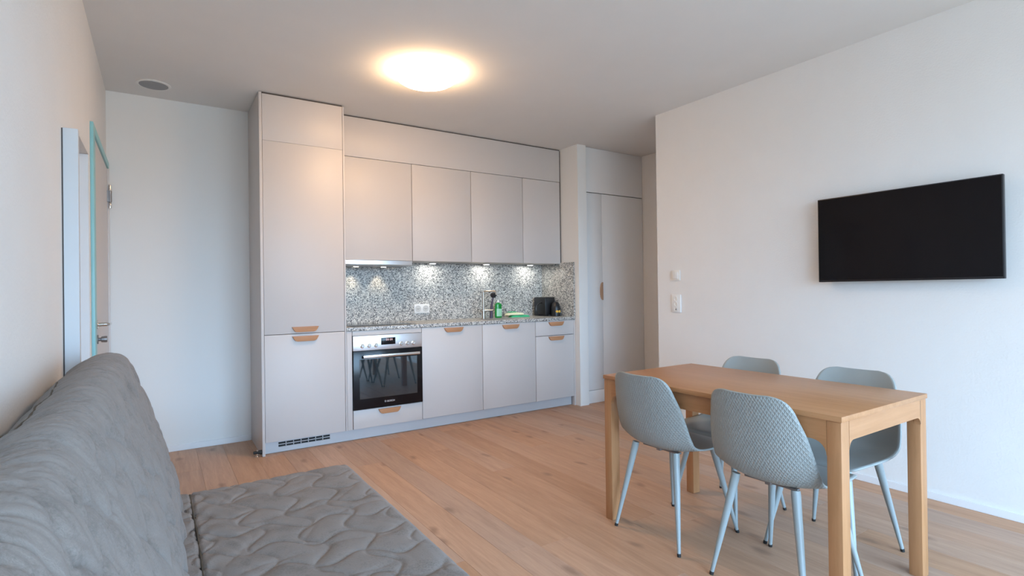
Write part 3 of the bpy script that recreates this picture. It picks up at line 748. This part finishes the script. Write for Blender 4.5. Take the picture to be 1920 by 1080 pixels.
def make_chair(label):
    t = thing('dining_chair', label, 'chair', (0, 0, 0), 'grey-blue shell chairs at the dining table')
    chair_shell(t)
    fr = obj('under_frame', lambda bm: (bx(bm, -.12, .115, -.012, .012, .412, .4245, bev=.002), bx(bm, -.105, -.085, -.112, .112, .414, .4235, bev=.002), bx(bm, .10, .125, -.118, .118, .414, .4265, bev=.002)), 'darkmetal', t)
    for sx, sy in ((-1, -1), (-1, 1), (1, -1), (1, 1)):
        top = (sx*(.140 if sx < 0 else .125), sy*.125, .431 if sx < 0 else .4285); ft = (sx*.213, sy*.196, .012)
        def lgf(bm):
            p = [Vector(top).lerp(Vector(ft), s) for s in (0, .04, .3, .6, .85, 1)]
            tube(bm, p, [.0165, .0175, .0155, .0125, .0095, .008], 14)
        l = obj('leg', lgf, 'chairleg', t)
        v = (Vector(ft)-Vector(top)).normalized()
        obj('foot_cap', lambda bm: tube(bm, [Vector(ft)-v*.002, Vector(ft)+v*.006, (ft[0]+v.x*.010, ft[1]+v.y*.010, .0005)], [.0088, .0088, .0085], 12), 'rubber', l)
    return t
def copy_tree(o, parent=None):
    c = o.copy(); COL.objects.link(c); c.parent = parent
    for ch in list(o.children): copy_tree(ch, c)
    return c
chair = make_chair('grey-blue shell chair with diamond-relief back at the far end, kitchen side')
chairs = [(chair, 2.148, 1.818, 0),
          (copy_tree(chair), 2.142, 1.250, 0), (copy_tree(chair), 2.594, 1.836, pi), (copy_tree(chair), 2.580, 1.281, pi)]
labs = ['grey-blue shell chair farther from the camera on the sofa side of the table',
        'grey-blue shell chair nearest the camera with diamond-relief back fully in view',
        'grey-blue shell chair on the wall side of the table, nearer the kitchen',
        'grey-blue shell chair on the wall side of the table, under the television']
for (c, x, y, r), lb in zip(chairs, labs):
    c.location = (x, y, 0); c.rotation_euler = (0, 0, r); c['label'] = lb

# ------------------------------------------------------------------ sofa bed with quilted cover
def quilt(a, b, p=.15):
    """height 0..1 of the quilting: two families of wavy stitch lines"""
    u = (a + .034*sin(2*pi*b/.23))/p
    v = (b*.92 + .030*sin(2*pi*a/.21+.6) + .22*a)/p
    du = abs((u % 1)-.5)*2; dv = abs((v % 1)-.5)*2      # 1 on the seam
    return .55*(1 - du**4)*(1 - dv**4) + .45*(1 - du**18)*(1 - dv**18)
from mathutils import noise
def crease(a, b, k=0., n=5):
    v = noise.noise(Vector((a, b, k))); return max(0., 1-abs(v)*2.6)**n
def hsh(x, y, k=0):
    return (sin(x*12.9+y*7.1+k)*.5 + sin(x*5.3-y*9.7+k*2.1)*.3 + sin(x*23.1+y*17.3+k*.7)*.2)
t = thing('sofa_bed', 'grey sofa bed with quilted fabric cover along the left wall', 'sofa', (.2, 1.4, 0))
SY0, SY1 = .25, 2.575
def grid_obj(name, F, nu, nv, material, parent, closed=False, label=None):
    vs = [F(i/nu, j/nv) for i in range(nu+1) for j in range(nv+1)]
    L0 = ORIGIN[parent.name]
    vs = [(x-L0[0], y-L0[1], z-L0[2]) for x, y, z in vs]
    fs = [(i*(nv+1)+j, (i+1)*(nv+1)+j, (i+1)*(nv+1)+j+1, i*(nv+1)+j+1) for i in range(nu) for j in range(nv)]
    me = bpy.data.meshes.new(name); me.from_pydata(vs, [], fs)
    bm = bmesh.new(); bm.from_mesh(me)
    if closed:
        bmesh.ops.holes_fill(bm, edges=[e for e in bm.edges if e.is_boundary], sides=0)
    bmesh.ops.recalc_face_normals(bm, faces=bm.faces); bm.to_mesh(me); bm.free()
    for p in me.polygons: p.use_smooth = True
    me.materials.append(M[material]); o = bpy.data.objects.new(name, me); COL.objects.link(o); o.parent = parent
    ORIGIN[o.name] = L0
    if label: o['label'] = label
    return o
# backrest: profile (x,z) from wall side over the top and down to the seat
BP = catmull([(-.293, .30), (-.300, .60), (-.302, .80), (-.294, .885), (-.262, .930), (-.215, .965), (-.165, .978), (-.122, .962), (-.092, .905), (-.058, .815), (-.022, .715), (.006, .625), (.030, .540), (.048, .450), (.056, .380), (.050, .300)], 10)
def resample(P, n):
    d = [0]
    for a, b in zip(P, P[1:]): d.append(d[-1]+math.hypot(b[0]-a[0], b[1]-a[1]))
    out = []; k = 0
    for i in range(n+1):
        s = d[-1]*i/n
        while k < len(d)-2 and d[k+1] < s: k += 1
        f = (s-d[k])/max(d[k+1]-d[k], 1e-9)
        out.append((P[k][0]+(P[k+1][0]-P[k][0])*f, P[k][1]+(P[k+1][1]-P[k][1])*f, s))
    return out, d[-1]
NBU = 230; BPR, BLEN = resample(BP, NBU)
def Fback(iu, jv):
    i = min(int(round(iu*NBU)), NBU); x, z, s = BPR[i]
    a = BPR[max(i-1, 0)]; b = BPR[min(i+1, NBU)]
    tx, tz = b[0]-a[0], b[1]-a[1]; l = math.hypot(tx, tz) or 1; nx, nz = -tz/l, tx/l
    # end rounding: rows near both ends close in towards the core
    e = .09; L = SY1-SY0; d = jv*L; 
    def endf(dd):
        if dd >= e: return 1, 0
        q = 1-dd/e
        return math.sqrt(max(0, 1-q*q)), 0
    k = min(endf(d)[0], endf(L-d)[0])
    k = .40+.60*k
    cx, cz = -.14, .45
    y = SY0 + d + (.03*sin(z*5) if d > L-.3 else 0)*0
    front = max(0., min(1., (s-.70)/.14))          # quilting shows on the front, wrinkles over the top
    h = .014*front*quilt(s*1.0, y, .15)
    top = max(0., 1-abs(s-.80)/.42)
    w = -.0065*top*crease(s*4.5, y*13, 1., 6) - .0045*top*crease(s*8+y*3, y*26, 5., 6) - .004*front*crease(s*6, y*8-s*5, 9.)
    sag = .010*sin(y*3.1+.4)*top + .006*hsh(y*1.3, s*1.1)
    o = h+w+sag
    if x < -.26: o = min(o, .004)
    X, Z = x+nx*o, z+nz*o
    X = cx+(X-cx)*(.72+.28*k if X > cx else k*.3+.7); Z = Z-(1-k)*.055*(1 if z > .5 else 0)
    return (X, y, Z)
back = grid_obj('backrest', Fback, NBU, 460, 'fabric', t, closed=True)
# seat cushion
def Fseat(iu, jv):
    # cross section: rear bottom, rear top edge, over the top, front edge, down the front
    SX0, SX1, ZS, R = .03, .742, .402, .035
    W = SX1-SX0; Hh = .27; tot = W+Hh; s = iu*tot
    L = SY1-.03-SY0; y = SY0+jv*L
    if s < W-R: x, z, nx, nz = SX0+s, ZS, 0, 1
    elif s < W+R*.57:
        a = (s-(W-R))/(R*1.57); a = min(a, 1)*pi/2; x, z, nx, nz = SX1-R+R*sin(a), ZS-R+R*cos(a), sin(a), cos(a)
    else: x, z, nx, nz = SX1, ZS-R-(s-W-R*.57), 1, 0
    q = quilt(x*1.0+.04, y+.03, .15)
    seam = math.exp(-((x-.100)/.006)**2)
    o = .0092*q*(1 if s < W-.06 else max(0, 1-(s-W+.06)/.05)*1.0) - .010*seam + .0012*hsh(x*2.2, y*1.7, 1) - .003*crease(x*5, y*7, 2.) 
    o += .0022*math.exp(-((x-.17)/.09)**2)*sin(y*60+4*sin(x*30))
    dump = .004*sin(x*5)*sin(y*2.3)
    e = .03; d = min(y-SY0, SY0+L-y)
    drop = 0
    if d < e: q2 = 1-d/e; drop = R*(1-math.sqrt(max(0, 1-q2*q2)))
    return (x+nx*o, y, z+nz*o+dump-(drop if z > ZS-.1 else 0))
seat = grid_obj('seat_cushion', Fseat, 210, 560, 'fabric', t, closed=True)
obj('seam_cord', lambda bm: tube(bm, [(.100+.002*sin(y*7), y, .402+.004*sin(.5)*sin(y*2.3)+.0012*sin(y*31)) for y in [SY0+.03+(SY1-SY0-.09)*i/60 for i in range(61)]], .0028, 8), 'piping', t, label='dark seam cord across the seat')
obj('base_frame', B(-.27, .70, SY0+.03, SY1-.07, .09, .395, bev=.01), 'sofa_under', t)
for sx, sy in ((-.2, SY0+.15), (.64, SY0+.15), (-.2, SY1-.2), (.64, SY1-.2)):
    obj('leg', lambda bm: lathe(bm, [(.018, 0), (.025, .09)], (sx, sy, 0), 16), 'black', t)
# seam along the rear top edge of the backrest, following its surface
def top_seam(bm):
    pts = []
    target = min(range(len(BPR)), key=lambda i: abs(BPR[i][0]+.244)+(0 if BPR[i][1] > .9 else 9))
    for i in range(70):
        jv = (.12+i*(1.95-.30)/69)/(SY1-SY0)
        p = Fback(target/NBU, jv); pts.append((p[0]-.0005, p[1], p[2]+.0005))
    tube(bm, pts, .0024, 8)
obj('seam_cord', top_seam, 'piping', bpy.data.objects['sofa_bed'], label='dark seam cord along the top of the backrest')
